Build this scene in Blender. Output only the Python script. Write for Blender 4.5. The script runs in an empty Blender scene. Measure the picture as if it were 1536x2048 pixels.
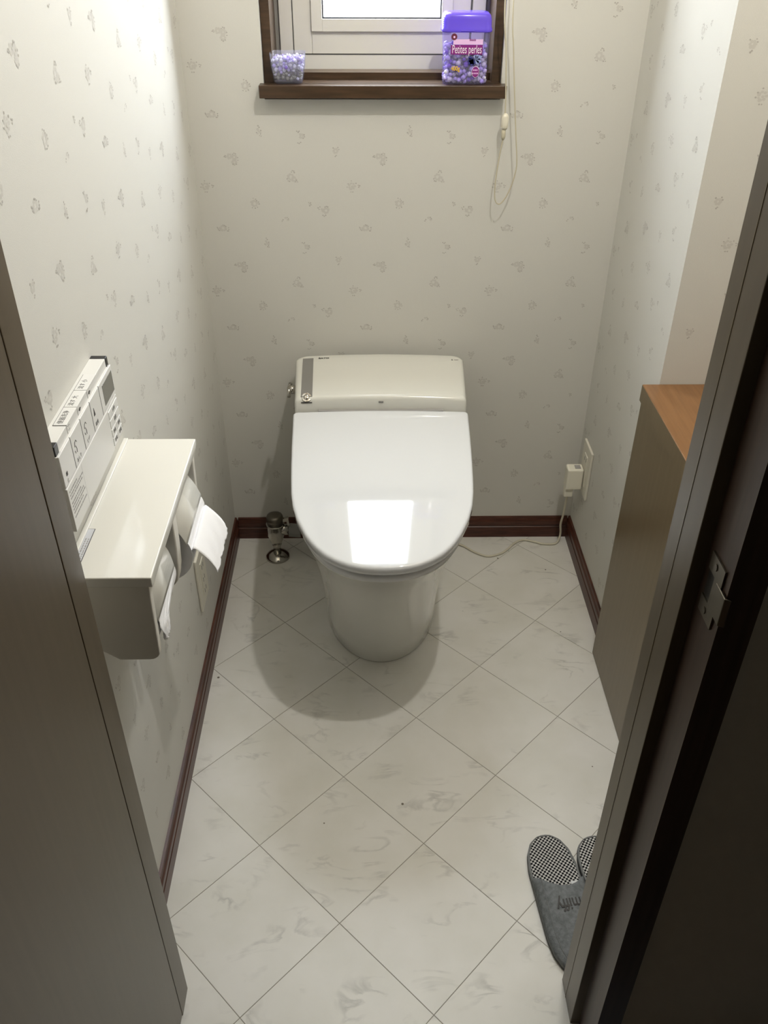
import bpy, bmesh, math, random
from mathutils import Vector, Matrix, Euler
random.seed(7)
S = bpy.context.scene
COL = S.collection
PI = math.pi

# ------------------------------------------------------------------ camera
cam = bpy.data.cameras.new('camera'); camo = bpy.data.objects.new('camera', cam); COL.objects.link(camo)
F_PX, PITCH, YAW, ROLL, CAM_H = 1738.8, .61243, .018328, .004826, 1.24
cam.sensor_fit = 'VERTICAL'; cam.sensor_height = 24.0; cam.lens = 24.0 * F_PX / 2048.0
cam.clip_start = .02; cam.clip_end = 50
cf = Vector((math.sin(YAW)*math.cos(PITCH), math.cos(YAW)*math.cos(PITCH), -math.sin(PITCH)))
r0 = Vector((math.cos(YAW), -math.sin(YAW), 0)); u0 = r0.cross(cf)
rr = r0*math.cos(ROLL) + u0*math.sin(ROLL); uu = -r0*math.sin(ROLL) + u0*math.cos(ROLL)
M = Matrix((rr, uu, -cf)).transposed().to_4x4(); M.translation = Vector((0, 0, CAM_H))
camo.matrix_world = M
S.camera = camo

# ------------------------------------------------------------------ exposure, world, lights
S.view_settings.view_transform = 'Standard'; S.view_settings.look = 'None'
S.view_settings.gamma = 1; S.view_settings.use_curve_mapping = False
S.view_settings.exposure = 0.08
W = bpy.data.worlds.new('world'); S.world = W; W.use_nodes = True
W.node_tree.nodes['Background'].inputs[0].default_value = (.8, .9, 1, 1)
W.node_tree.nodes['Background'].inputs[1].default_value = .25
LAMP_P, LAMP_E, LAMP_R = (.295, .76, 2.05), 25.5, .020
DAY_E = 22.0                      # frosted window pane, daylight coming through it
LAMP_C = (1, .972, .915); DAY_C = (.86, .93, 1.0)
li = bpy.data.lights.new('ceiling_bulb', 'POINT'); li.energy = LAMP_E; li.color = LAMP_C; li.shadow_soft_size = LAMP_R
lo = bpy.data.objects.new('ceiling_bulb', li); lo.location = LAMP_P; COL.objects.link(lo)

# ------------------------------------------------------------------ materials
def lin(c):
    return tuple(((v/255)/12.92 if v/255 <= .04045 else ((v/255+.055)/1.055)**2.4) for v in c) + (1,)
def mat(name, rgb, rough=.5, metal=0, coat=0, spec=.5, trans=0, emis=None, es=0, bump=None, alpha=None, ior=None, sss=0):
    m = bpy.data.materials.new(name); m.use_nodes = True; nt = m.node_tree; b = nt.nodes['Principled BSDF']
    b.inputs['Base Color'].default_value = lin(rgb); b.inputs['Roughness'].default_value = rough
    b.inputs['Metallic'].default_value = metal; b.inputs['Coat Weight'].default_value = coat
    b.inputs['Coat Roughness'].default_value = .04
    b.inputs['Specular IOR Level'].default_value = spec; b.inputs['Transmission Weight'].default_value = trans
    if ior: b.inputs['IOR'].default_value = ior
    if emis: b.inputs['Emission Color'].default_value = emis + (1,); b.inputs['Emission Strength'].default_value = es
    if sss: b.inputs['Subsurface Weight'].default_value = sss; b.inputs['Subsurface Radius'].default_value = (.01, .01, .01)
    if bump:
        sc, st, dist = bump
        n = nt.nodes.new('ShaderNodeTexNoise'); n.inputs['Scale'].default_value = sc; n.inputs['Detail'].default_value = 3
        g = nt.nodes.new('ShaderNodeNewGeometry'); nt.links.new(g.outputs['Position'], n.inputs['Vector'])
        bu = nt.nodes.new('ShaderNodeBump'); bu.inputs['Strength'].default_value = st; bu.inputs['Distance'].default_value = dist
        nt.links.new(n.outputs['Fac'], bu.inputs['Height']); nt.links.new(bu.outputs['Normal'], b.inputs['Normal'])
    return m
def noise_color(m, c1, c2, scale, stretch=(1, 1, 1), detail=4, lo=.35, hi=.65, obj=False):
    nt = m.node_tree; b = nt.nodes['Principled BSDF']
    if obj: src = nt.nodes.new('ShaderNodeTexCoord').outputs['Object']
    else: src = nt.nodes.new('ShaderNodeNewGeometry').outputs['Position']
    mp = nt.nodes.new('ShaderNodeMapping'); mp.inputs['Scale'].default_value = stretch; nt.links.new(src, mp.inputs[0])
    n = nt.nodes.new('ShaderNodeTexNoise'); n.inputs['Scale'].default_value = scale; n.inputs['Detail'].default_value = detail
    nt.links.new(mp.outputs[0], n.inputs['Vector'])
    r = nt.nodes.new('ShaderNodeValToRGB'); r.color_ramp.elements[0].position = lo; r.color_ramp.elements[1].position = hi
    r.color_ramp.elements[0].color = lin(c1); r.color_ramp.elements[1].color = lin(c2)
    nt.links.new(n.outputs['Fac'], r.inputs[0]); nt.links.new(r.outputs[0], b.inputs['Base Color'])
    return m

M_WALL = mat('wallpaper', (212, 210, 203), .75, spec=.3, bump=(900, .25, .0006))
M_PRINT = mat('wallpaper_print_dots', (181, 177, 170), .75, spec=.3)
M_PRINT2 = mat('wallpaper_print_petals', (201, 198, 191), .75, spec=.3)
M_CEIL = mat('ceiling_paper', (176, 170, 158), .9)
M_BASE = noise_color(mat('baseboard_wood', (74, 40, 30), .38, spec=.4), (62, 32, 22), (88, 50, 36), 12, (2, 2, 30))
M_SILL = noise_color(mat('sill_wood', (80, 60, 42), .35), (62, 47, 33), (80, 61, 44), 14, (1, 12, 12))
M_JAMB = noise_color(mat('jamb_veneer', (82, 71, 53), .34, spec=.5), (81, 69, 51), (86, 74, 56), 8, (14, 14, .8))
def specks(m, dark):
    nt = m.node_tree; b = nt.nodes['Principled BSDF']; old = b.inputs['Base Color'].links[0].from_socket
    g = nt.nodes.new('ShaderNodeNewGeometry'); mp = nt.nodes.new('ShaderNodeMapping'); mp.inputs['Scale'].default_value = (1, 1, .35)
    nt.links.new(g.outputs['Position'], mp.inputs[0])
    v = nt.nodes.new('ShaderNodeTexVoronoi'); v.inputs['Scale'].default_value = 11; nt.links.new(mp.outputs[0], v.inputs['Vector'])
    n = nt.nodes.new('ShaderNodeTexNoise'); n.inputs['Scale'].default_value = 90; nt.links.new(g.outputs['Position'], n.inputs['Vector'])
    ad = nt.nodes.new('ShaderNodeMath'); ad.operation = 'MULTIPLY_ADD'; ad.inputs[1].default_value = .06
    nt.links.new(n.outputs['Fac'], ad.inputs[0]); nt.links.new(v.outputs['Distance'], ad.inputs[2])
    lt = nt.nodes.new('ShaderNodeMath'); lt.operation = 'LESS_THAN'; lt.inputs[1].default_value = .062; nt.links.new(ad.outputs[0], lt.inputs[0])
    mx = nt.nodes.new('ShaderNodeMix'); mx.data_type = 'RGBA'; nt.links.new(lt.outputs[0], mx.inputs[0])
    nt.links.new(old, mx.inputs[6]); mx.inputs[7].default_value = lin(dark); nt.links.new(mx.outputs[2], b.inputs['Base Color'])
specks(M_JAMB, (72, 60, 44))
M_JAMBD = noise_color(mat('rebate_wood', (62, 46, 36), .42), (58, 43, 33), (70, 52, 42), 10, (14, 14, .8))
M_CABT = noise_color(mat('cabinet_top_wood', (128, 92, 58), .3), (122, 86, 52), (136, 98, 62), 9, (14, 1, 1))
M_CAB = noise_color(mat('cabinet_veneer', (104, 88, 62), .32), (102, 86, 60), (108, 92, 66), 8, (14, 14, .8))
M_CER = mat('ceramic', (228, 228, 222), .1, coat=.4)
M_LID = mat('lid_plastic', (222, 224, 226), .05, coat=.5)
M_TANK = mat('tank_plastic', (222, 221, 213), .16, coat=.2)
M_TANKF = mat('tank_front', (214, 213, 208), .2)
M_HOLD = mat('holder_plastic', (226, 224, 216), .11, coat=.1)
M_HOLDM = mat('holder_side_plastic', (226, 222, 212), .4)
M_REM = mat('remote_plastic', (224, 223, 219), .4)
M_REMB = mat('remote_button', (226, 225, 222), .38, coat=0)
M_BLACK = mat('black_plastic', (30, 28, 28), .3)
M_LCD = mat('lcd_window', (118, 117, 110), .25)
M_INK = mat('grey_ink', (62, 60, 58), .6)
M_INKL = mat('pale_ink', (160, 158, 155), .6)
M_PANEL = mat('grey_panel', (132, 130, 126), .25)
M_CHROME = mat('chrome', (190, 186, 178), .14, metal=1)
M_DCHROME = mat('brushed_steel', (120, 114, 104), .32, metal=1)
M_PAPER = mat('tissue', (250, 250, 252), .9, spec=.1, bump=(500, .4, .0008))
M_PLATE = mat('ivory_plate', (222, 218, 204), .4)
M_PLUG = mat('ivory_plug', (236, 232, 216), .35)
M_CORD = mat('ivory_cord', (214, 208, 188), .45)
M_STRING = mat('cream_string', (196, 188, 164), .7)
M_ALU = mat('white_sash', (226, 225, 218), .35)
M_ALUG = mat('grey_rail', (150, 148, 142), .4)
M_GASK = mat('gasket', (58, 58, 62), .6)
M_PANE = mat('frosted_pane', (240, 243, 245), .3, emis=DAY_C, es=DAY_E)
M_SLIP = noise_color(mat('grey_felt', (120, 124, 126), .95, spec=.1, bump=(700, .6, .0012)), (112, 116, 118), (134, 138, 140), 160)
M_SLIPE = mat('grey_binding', (128, 130, 130), .85, spec=.2, bump=(600, .5, .001))
M_SOLE = mat('sole_dark', (84, 84, 82), .9)
M_WHITE = mat('white_cloth', (225, 228, 230), .8)
M_HFLOOR = noise_color(mat('hall_floor_wood', (90, 66, 44), .4), (80, 58, 38), (104, 78, 52), 6, (12, 1, 1))
M_HWALL = mat('hall_wallpaper', (190, 184, 172), .85)
M_LIDP = mat('purple_lid', (120, 96, 235), .18, trans=.25, ior=1.3)
def clear(name, rgb, a, rough=.05):
    m = mat(name, rgb, rough); nt = m.node_tree; b = nt.nodes['Principled BSDF']
    t = nt.nodes.new('ShaderNodeBsdfTransparent'); t.inputs[0].default_value = lin(rgb)
    mx = nt.nodes.new('ShaderNodeMixShader'); mx.inputs[0].default_value = a
    out = nt.nodes['Material Output']; nt.links.new(t.outputs[0], mx.inputs[1]); nt.links.new(b.outputs[0], mx.inputs[2]); nt.links.new(mx.outputs[0], out.inputs[0])
    return m
M_CLEAR = clear('clear_plastic', (240, 240, 250), .14)
M_CLEARP = clear('clear_lilac_plastic', (228, 222, 250), .13)
M_BEADW = mat('bead_clear', (245, 245, 252), .05, trans=.15, ior=1.33)
M_BEADL = mat('bead_lilac', (200, 186, 246), .05, trans=.1, ior=1.33)
M_BEADP = mat('bead_purple', (128, 88, 205), .08, trans=.05, ior=1.33)
M_BEADG = mat('bead_grey_green', (168, 170, 150), .06, trans=.1, ior=1.33)
M_BEADD = mat('bead_dark', (74, 72, 92), .08, trans=.2, ior=1.33)
M_LABM = mat('label_magenta', (136, 40, 128), .4)
M_LABPK = mat('label_pink', (236, 196, 240), .4)
M_LABW = mat('label_white_ink', (246, 236, 250), .4)
M_LABB = mat('label_blue', (58, 60, 130), .4)
M_LABBL = mat('label_pale_blue', (150, 160, 214), .4)
M_LABY = mat('label_yellow', (222, 182, 60), .4)
M_LABR = mat('label_maroon', (106, 44, 66), .4)
M_STICK = mat('grey_sticker', (205, 206, 210), .35)

def marble():
    m = mat('marble_vinyl', (222, 220, 214), .40, spec=1.0); nt = m.node_tree; b = nt.nodes['Principled BSDF']
    N = nt.nodes.new; L = nt.links.new
    g = N('ShaderNodeNewGeometry'); oi = N('ShaderNodeObjectInfo')
    mu = N('ShaderNodeMath'); mu.operation = 'MULTIPLY'; mu.inputs[1].default_value = 40; L(oi.outputs['Random'], mu.inputs[0])
    cx = N('ShaderNodeCombineXYZ'); L(mu.outputs[0], cx.inputs[2])
    va = N('ShaderNodeVectorMath'); va.operation = 'ADD'; L(g.outputs['Position'], va.inputs[0]); L(cx.outputs[0], va.inputs[1])
    mp = N('ShaderNodeMapping'); mp.inputs['Rotation'].default_value = (0, 0, -.75); mp.inputs['Scale'].default_value = (1, 2.6, 1); L(va.outputs[0], mp.inputs[0])
    n1 = N('ShaderNodeTexNoise'); n1.inputs['Scale'].default_value = 9; n1.inputs['Detail'].default_value = 6; n1.inputs['Distortion'].default_value = .9; L(mp.outputs[0], n1.inputs['Vector'])
    r1 = N('ShaderNodeValToRGB'); e = r1.color_ramp.elements; e[0].position = .455; e[0].color = (0, 0, 0, 1); e[1].position = .50; e[1].color = (1, 1, 1, 1)
    x = e.new(.54); x.color = (0, 0, 0, 1); L(n1.outputs['Fac'], r1.inputs[0])
    n2 = N('ShaderNodeTexNoise'); n2.inputs['Scale'].default_value = 14; n2.inputs['Detail'].default_value = 3; L(va.outputs[0], n2.inputs['Vector'])
    r2 = N('ShaderNodeValToRGB'); r2.color_ramp.elements[0].position = .52; r2.color_ramp.elements[1].position = .72; L(n2.outputs['Fac'], r2.inputs[0])
    mm = N('ShaderNodeMath'); mm.operation = 'MULTIPLY'; L(r1.outputs[0], mm.inputs[0]); L(r2.outputs[0], mm.inputs[1])
    m2 = N('ShaderNodeMath'); m2.operation = 'MULTIPLY'; m2.inputs[1].default_value = .6; L(mm.outputs[0], m2.inputs[0])
    n3 = N('ShaderNodeTexNoise'); n3.inputs['Scale'].default_value = 10; n3.inputs['Detail'].default_value = 4; L(va.outputs[0], n3.inputs['Vector'])
    r3 = N('ShaderNodeValToRGB'); r3.color_ramp.elements[0].position = .35; r3.color_ramp.elements[1].position = .7
    r3.color_ramp.elements[0].color = lin((232, 230, 224)); r3.color_ramp.elements[1].color = lin((222, 220, 211)); L(n3.outputs['Fac'], r3.inputs[0])
    mx = N('ShaderNodeMix'); mx.data_type = 'RGBA'; L(m2.outputs[0], mx.inputs[0]); L(r3.outputs[0], mx.inputs[6]); mx.inputs[7].default_value = lin((158, 157, 150))
    v = N('ShaderNodeTexVoronoi'); v.inputs['Scale'].default_value = 17; L(g.outputs['Position'], v.inputs['Vector'])
    vc = N('ShaderNodeSeparateColor'); L(v.outputs['Color'], vc.inputs[0])
    vm = N('ShaderNodeMath'); vm.operation = 'MULTIPLY'; vm.inputs[1].default_value = .045; L(vc.outputs[0], vm.inputs[0])
    lt = N('ShaderNodeMath'); lt.operation = 'LESS_THAN'; L(v.outputs['Distance'], lt.inputs[0]); L(vm.outputs[0], lt.inputs[1])
    mx2 = N('ShaderNodeMix'); mx2.data_type = 'RGBA'; L(lt.outputs[0], mx2.inputs[0]); L(mx.outputs[2], mx2.inputs[6]); mx2.inputs[7].default_value = lin((112, 104, 88))
    L(mx2.outputs[2], b.inputs['Base Color'])
    return m
M_TILE = marble()
M_JOINT = mat('tile_joint', (164, 160, 148), .7)
def check_mat():
    m = mat('check_cloth', (30, 30, 32), .9, spec=.1); nt = m.node_tree; b = nt.nodes['Principled BSDF']
    tc = nt.nodes.new('ShaderNodeTexCoord'); c = nt.nodes.new('ShaderNodeTexChecker'); c.inputs['Scale'].default_value = 1/.0033
    mp = nt.nodes.new('ShaderNodeMapping'); mp.inputs['Location'].default_value = (.0011, .0011, .5); mp.inputs['Scale'].default_value = (1, 1, 0)
    nt.links.new(tc.outputs['Object'], mp.inputs[0]); nt.links.new(mp.outputs[0], c.inputs['Vector'])
    c.inputs['Color1'].default_value = lin((14, 14, 18)); c.inputs['Color2'].default_value = lin((206, 205, 202))
    nt.links.new(c.outputs['Color'], b.inputs['Base Color']); return m
M_CHECK = check_mat()

# ------------------------------------------------------------------ helpers
def obj(name, bm, m, parent=None, smooth=False, bevel=0, seg=2, loc=None, sub=0):
    me = bpy.data.meshes.new(name)
    bmesh.ops.recalc_face_normals(bm, faces=bm.faces)
    bm.to_mesh(me); bm.free()
    o = bpy.data.objects.new(name, me); COL.objects.link(o)
    for k in (m if isinstance(m, (list, tuple)) else [m]): me.materials.append(k)
    if smooth:
        for p in me.polygons: p.use_smooth = True
    if bevel:
        md = o.modifiers.new('b', 'BEVEL'); md.width = bevel; md.segments = seg; md.limit_method = 'ANGLE'; md.angle_limit = math.radians(40)
        for p in me.polygons: p.use_smooth = True
        wn = o.modifiers.new('w', 'WEIGHTED_NORMAL'); wn.keep_sharp = True
    if sub:
        md = o.modifiers.new('s', 'SUBSURF'); md.levels = sub; md.render_levels = sub
    if parent is not None: o.parent = parent
    if loc is not None: o.location = loc
    return o
def thing(name, label, cat, loc=(0, 0, 0), rz=0, group=None):
    o = bpy.data.objects.new(name, None); COL.objects.link(o); o.empty_display_size = .05
    o.location = loc; o.rotation_euler = (0, 0, rz); o['label'] = label; o['category'] = cat
    if group: o['group'] = group
    return o
def struct(o, label=None, cat=None):
    o['kind'] = 'structure'
    if label: o['label'] = label
    if cat: o['category'] = cat
    return o
def box(bm, a, b):
    x0, y0, z0 = a; x1, y1, z1 = b
    v = [bm.verts.new(p) for p in ((x0,y0,z0),(x1,y0,z0),(x1,y1,z0),(x0,y1,z0),(x0,y0,z1),(x1,y0,z1),(x1,y1,z1),(x0,y1,z1))]
    for f in ((0,3,2,1),(4,5,6,7),(0,1,5,4),(1,2,6,5),(2,3,7,6),(3,0,4,7)): bm.faces.new([v[i] for i in f])
    return bm
def B(*ab):
    bm = bmesh.new()
    for i in range(0, len(ab), 2): box(bm, ab[i], ab[i+1])
    return bm
def prism(pts, axis, a, b, bm=None):
    """polygon pts in the two other axes (order x,y,z without axis), extruded a..b along axis"""
    bm = bm or bmesh.new()
    def mk(p, t):
        if axis == 'x': return (t, p[0], p[1])
        if axis == 'y': return (p[0], t, p[1])
        return (p[0], p[1], t)
    A = [bm.verts.new(mk(p, a)) for p in pts]; C = [bm.verts.new(mk(p, b)) for p in pts]
    bm.faces.new(A); bm.faces.new(C[::-1]); n = len(pts)
    for i in range(n): bm.faces.new([A[i], A[(i+1) % n], C[(i+1) % n], C[i]])
    return bm
def loft(rings, bm=None, cap=(True, True)):
    bm = bm or bmesh.new(); R = [[bm.verts.new(p) for p in r] for r in rings]; n = len(rings[0])
    for a, b in zip(R, R[1:]):
        for i in range(n): bm.faces.new([a[i], a[(i+1) % n], b[(i+1) % n], b[i]])
    if cap[0]: bm.faces.new(R[0][::-1])
    if cap[1]: bm.faces.new(R[-1])
    return bm
def lathe(prof, n=24, c=(0, 0), bm=None):
    return loft([[(c[0]+r*math.cos(2*PI*i/n), c[1]+r*math.sin(2*PI*i/n), z) for i in range(n)] for r, z in prof], bm)
def tube(pts, r, n=8, bm=None):
    bm = bm or bmesh.new(); P = [Vector(p) for p in pts]; rings = []
    ref = Vector((0, 0, 1))
    for i, p in enumerate(P):
        t = (P[min(i+1, len(P)-1)] - P[max(i-1, 0)]).normalized()
        if i == 0:
            a = t.cross(ref if abs(t.z) < .9 else Vector((1, 0, 0))).normalized()
        else:
            a = (a - t*a.dot(t)).normalized()
        b = t.cross(a)
        rings.append([tuple(p + (a*math.cos(2*PI*k/n) + b*math.sin(2*PI*k/n))*r) for k in range(n)])
    return loft(rings, bm)
def spline(pts, k=8):
    P = [Vector(p) for p in pts]; P = [P[0]*2-P[1]] + P + [P[-1]*2-P[-2]]; out = []
    for i in range(1, len(P)-2):
        for j in range(k):
            t = j/k; a, b, c, d = P[i-1:i+3]
            out.append(.5*((2*b)+(c-a)*t+(2*a-5*b+4*c-d)*t*t+(3*b-a-3*c+d)*t**3))
    out.append(P[-2]); return out
def interp(x, xs, ys):
    if x <= xs[0]: return ys[0]
    for a, b, c, d in zip(xs, xs[1:], ys, ys[1:]):
        if x <= b: return c + (d-c)*(x-a)/(b-a)
    return ys[-1]
def text_bm(s, size, ext=.0002, sx=1.0, align='CENTER', bold=0):
    cu = bpy.data.curves.new('t', 'FONT'); cu.body = s; cu.size = size; cu.extrude = ext; cu.align_x = align; cu.align_y = 'CENTER'; cu.offset = bold
    cu.resolution_u = 3
    o = bpy.data.objects.new('t', cu); COL.objects.link(o)
    dg = bpy.context.evaluated_depsgraph_get(); me = bpy.data.meshes.new_from_object(o.evaluated_get(dg))
    bm = bmesh.new(); bm.from_mesh(me); bpy.data.objects.remove(o); bpy.data.meshes.remove(me); bpy.data.curves.remove(cu)
    bmesh.ops.scale(bm, vec=(sx, 1, 1), verts=bm.verts)
    return bm
def place(bm, right, up, origin):
    r = Vector(right).normalized(); u = Vector(up).normalized(); n = r.cross(u)
    m = Matrix((r, u, n)).transposed().to_4x4(); m.translation = Vector(origin)
    bmesh.ops.transform(bm, matrix=m, verts=bm.verts); return bm
def join(*bms):
    out = bms[0]
    for b in bms[1:]:
        me = bpy.data.meshes.new('tmp'); b.to_mesh(me); b.free(); out.from_mesh(me); bpy.data.meshes.remove(me)
    return out

# ------------------------------------------------------------------ room measures
XL, XR, YB, YF, ZC = -.319, .470, 1.666, .610, 2.30      # left wall, right wall by the toilet, back wall, front wall, ceiling
XA, YP = .640, 1.268                                      # alcove wall behind the cabinet, front face of the pier
# window opening
WX0, WX1, WZ0, WZ1 = -.182, .231, .955, 1.72
wb = struct(obj('wall_back', B((XL-.12, YB, -.02), (WX0, YB+.16, ZC), (WX1, YB, -.02), (XA+.1, YB+.16, ZC),
     (WX0, YB, -.02), (WX1, YB+.16, WZ0), (WX0, YB, WZ1), (WX1, YB+.16, ZC)), M_WALL))
wl = struct(obj('wall_left', B((XL-.12, YF, -.02), (XL, YB, ZC)), M_WALL))
wr = struct(obj('wall_right', B((XR, YP, -.02), (XA, YB, ZC), (XA, YF, -.02), (XA+.1, YB, ZC)), M_WALL))
struct(obj('ceiling', B((XL-.12, .50, ZC), (XA+.1, YB+.16, ZC+.08), (-1.2, -1.3, ZC), (1.2, .50, ZC+.08)), M_CEIL))  # second slab roofs the unseen hall, added to shut light out
# front wall with the doorway (its hall side faces the camera)
struct(obj('wall_front', B((-1.2, .522, -.02), (-.33, .606, ZC), (.305, .522, -.02), (1.2, .606, ZC), (-.33, .522, 2.03), (.305, .606, ZC)), M_HWALL))
struct(obj('wall_unseen_rear', B((-1.2, -1.3, -.02), (1.2, -1.2, ZC)), M_HWALL))  # unseen hall walls, this and the next two, added to keep it dark
struct(obj('wall_unseen_left', B((-1.3, -1.3, -.02), (-1.2, .606, ZC)), M_HWALL))
struct(obj('wall_unseen_right', B((1.2, -1.3, -.02), (1.3, .606, ZC)), M_HWALL))
# floor slab with vinyl tiles laid on the diagonal
fl = struct(obj('floor', B((XL, .47, -.05), (XA, YB, -.0008)), M_JOINT))
hf = struct(obj('floor_hall', B((-1.2, -1.2, -.05), (1.2, .44, -.002)), M_HFLOOR))
struct(obj('trim_threshold', B((-.30, .44, -.05), (.277, .47, .003)), M_JAMBD, bevel=.002))
def clip_poly(poly, x0, x1, y0, y1):
    def cut(P, f, inter):
        out = []
        for i, p in enumerate(P):
            q = P[i-1]
            if f(p):
                if not f(q): out.append(inter(q, p))
                out.append(p)
            elif f(q): out.append(inter(q, p))
        return out
    def ix(v): return lambda a, b: (v, a[1]+(b[1]-a[1])*(v-a[0])/(b[0]-a[0]))
    def iy(v): return lambda a, b: (a[0]+(b[0]-a[0])*(v-a[1])/(b[1]-a[1]), v)
    for f, it in ((lambda p: p[0] >= x0, ix(x0)), (lambda p: p[0] <= x1, ix(x1)), (lambda p: p[1] >= y0, iy(y0)), (lambda p: p[1] <= y1, iy(y1))):
        if not poly: return poly
        poly = cut(poly, f, it)
    return poly
PT, U0, V0, GAP = .1862, .4631, .3475, .0006
s2 = 2**.5
for i in range(-3, 9):
    for j in range(-6, 9):
        ua, ub = U0+PT*i+GAP, U0+PT*(i+1)-GAP; va, vb = V0+PT*j+GAP, V0+PT*(j+1)-GAP
        poly = [((u-v)/s2, (u+v)/s2) for u, v in ((ua, va), (ub, va), (ub, vb), (ua, vb))]
        poly = clip_poly(poly, XL+.001, XR-.001, .471, YB-.001)
        if len(poly) < 3: continue
        area = abs(sum(poly[k-1][0]*poly[k][1]-poly[k][0]*poly[k-1][1] for k in range(len(poly))))/2
        if area < 2e-5: continue
        cx = sum(p[0] for p in poly)/len(poly); cy = sum(p[1] for p in poly)/len(poly)
        obj('floor_tile', prism([(p[0]-cx, p[1]-cy) for p in poly], 'z', -.0008, 0), M_TILE, fl, loc=(cx, cy, 0))

# wallpaper print: small flower sprays, repeat 270 x 200 mm
def rdots(seed, n, rx, ry, hole=.0):
    R = random.Random(seed); out = []
    while len(out) < n:
        x, y = R.uniform(-1, 1), R.uniform(-1, 1)
        if hole < x*x+y*y < 1: out.append((x*rx, y*ry))
    return out
def ring(cx, cy, r, n, ph=0): return [(cx+r*math.cos(ph+2*PI*i/n), cy+r*math.sin(ph+2*PI*i/n)) for i in range(n)]
MM = .001
MOT = {   # dark dots, pale petals (mm)
 'A': ([(-12,1),(-9,-4),(-11,-2),(-13,3),(9,-5),(12,-2),(12,2),(6,5),(3,7),(11,-5),(0,8)], ring(0,1,5,6)+[(-6,-3),(6,-2),(-7,1)]),
 'B': ([(-3,11),(2,9),(4,6),(-6,-9),(0,-10),(5,-8),(9,-1),(8,3)], ring(-1,0,5.5,7)+[(-7,3),(4,2),(-4,-5)]),
 'C': ([(-8,-4),(-6,-1),(4,4),(6,1)], [(0,3),(5,-1)]),
 'P': ([(-2,3),(2,2),(3,-2),(0,-4)], [(0,0)]),
 'D': ([(-13,7),(-11,4),(-9,9),(0,-11),(3,-9),(-3,-9),(5,10),(8,9),(2,9)], ring(4,1,5,7)+[(-5,4),(-3,0),(9,4)]),
 'E': ([(-1,11),(1,8),(4,2),(3,-5),(4,-9),(1,-8),(-5,-2)], [(-2,4),(0,0),(3,-2),(-3,-4)]),
 'F': ([(-7,11),(-4,9),(-2,11),(-6,-12),(-3,-13),(0,-11),(8,4),(9,0),(6,-3)], ring(3,1,3.5,5)+[(0,5)]),
 'G': ([(-16,3),(-13,2),(-14,5),(5,10),(8,9),(2,8),(4,-14),(1,-12),(8,-12),(12,-4),(12,1)], ring(4,-8,4,6)+ring(-5,4,4,6)+ring(5,2,4,6)),
 'H': ([(-5,7),(5,8),(7,4),(-1,-10),(1,-8)], ring(0,1,4,6)),
 'I': ([(1,13),(4,12),(5,9),(-1,10),(9,-7),(11,-10),(7,-10),(-11,-4),(-9,-8),(-6,-9)], ring(-3,0,5.5,7)+ring(4,-5,4,5)),
 'J': ([(-2,12),(-9,6),(8,7),(13,3),(16,2),(14,-1),(-3,-11),(1,-11),(-11,-1)], ring(-1,1,6,7)+[(0,0),(6,1),(-4,-5)]),
}
CELL = [('A',-.2775,.7296),('B',-.2137,.7764),('C',-.158,.7472),('P',-.1116,.7757),('D',-.0848,.7623),('E',-.1965,.702),('F',-.1229,.6931),
        ('G',-.2487,.6566),('H',-.0604,.6682),('I',-.1415,.6238),('J',-.3014,.6065)]
def wall_print(wall, a0, a1, z0, z1, fn, shift=(0, 0), holes=()):
    bm = bmesh.new(); cells = []
    for i in range(-5, 12):
        for j in range(-5, 8):
            for k, cx, cz in CELL:
                cells.append((k, cx+shift[0]+.2702*i, cz+shift[1]+.2003*j))
    R = random.Random(3)
    for k, cx, cz in cells:
        if not (a0+.017 < cx < a1-.017 and z0+.016 < cz < z1-.016): continue
        if any(h[0]-.02 < cx < h[1]+.02 and h[2]-.02 < cz < h[3]+.02 for h in holes): continue
        d, p = MOT[k]
        for lst, rad, mi, off in ((p, 2.6, 1, .00010), (d, 1.35, 0, .0002)):
            for x, y in lst:
                off += .000006
                r = rad*MM*R.uniform(.8, 1.15); n = 7; ph = R.uniform(0, 2); e = R.uniform(.7, 1)
                f = bm.faces.new([bm.verts.new(fn(cx+.86*x*MM+r*math.cos(ph+2*PI*q/n), cz+.86*y*MM+r*e*math.sin(ph+2*PI*q/n), off)) for q in range(n)])
                f.material_index = mi
    o = obj('floral_print', bm, [M_PRINT, M_PRINT2], wall); o['kind'] = 'stuff'
wall_print(wb, XL, XR, .06, 1.35, lambda a, z, o: (a, YB-o, z), holes=((-.19, .24, .93, 1.8),))
wall_print(wl, YF, YB, .06, 1.6, lambda a, z, o: (XL+o, a, z), shift=(.05, .07))
wall_print(wr, YP, YB, .06, 1.6, lambda a, z, o: (XR-o, a, z), shift=(.11, .13))
wall_print(wr, XR, XA, .62, 1.6, lambda a, z, o: (a, YP-o, z), shift=(.02, .02))

# baseboards with a moulded groove
BP = [(0, 0), (.0075, 0), (.0075, .029), (.0058, .0305), (.0058, .0325), (.0072, .034), (.0072, .045), (.005, .050), (.004, .0555), (0, .0565)]
def baseboard(name, fn, a, b, axis):
    struct(obj(name, prism([fn(t, z) for t, z in BP], axis, a, b), M_BASE))
baseboard('baseboard_back', lambda t, z: (YB-t, z), XL+.0076, XR-.0076, 'x')
baseboard('baseboard_left', lambda t, z: (XL+t, z), YF+.005, YB, 'y')
baseboard('baseboard_right', lambda t, z: (XR-t, z), YP, YB, 'y')

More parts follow.
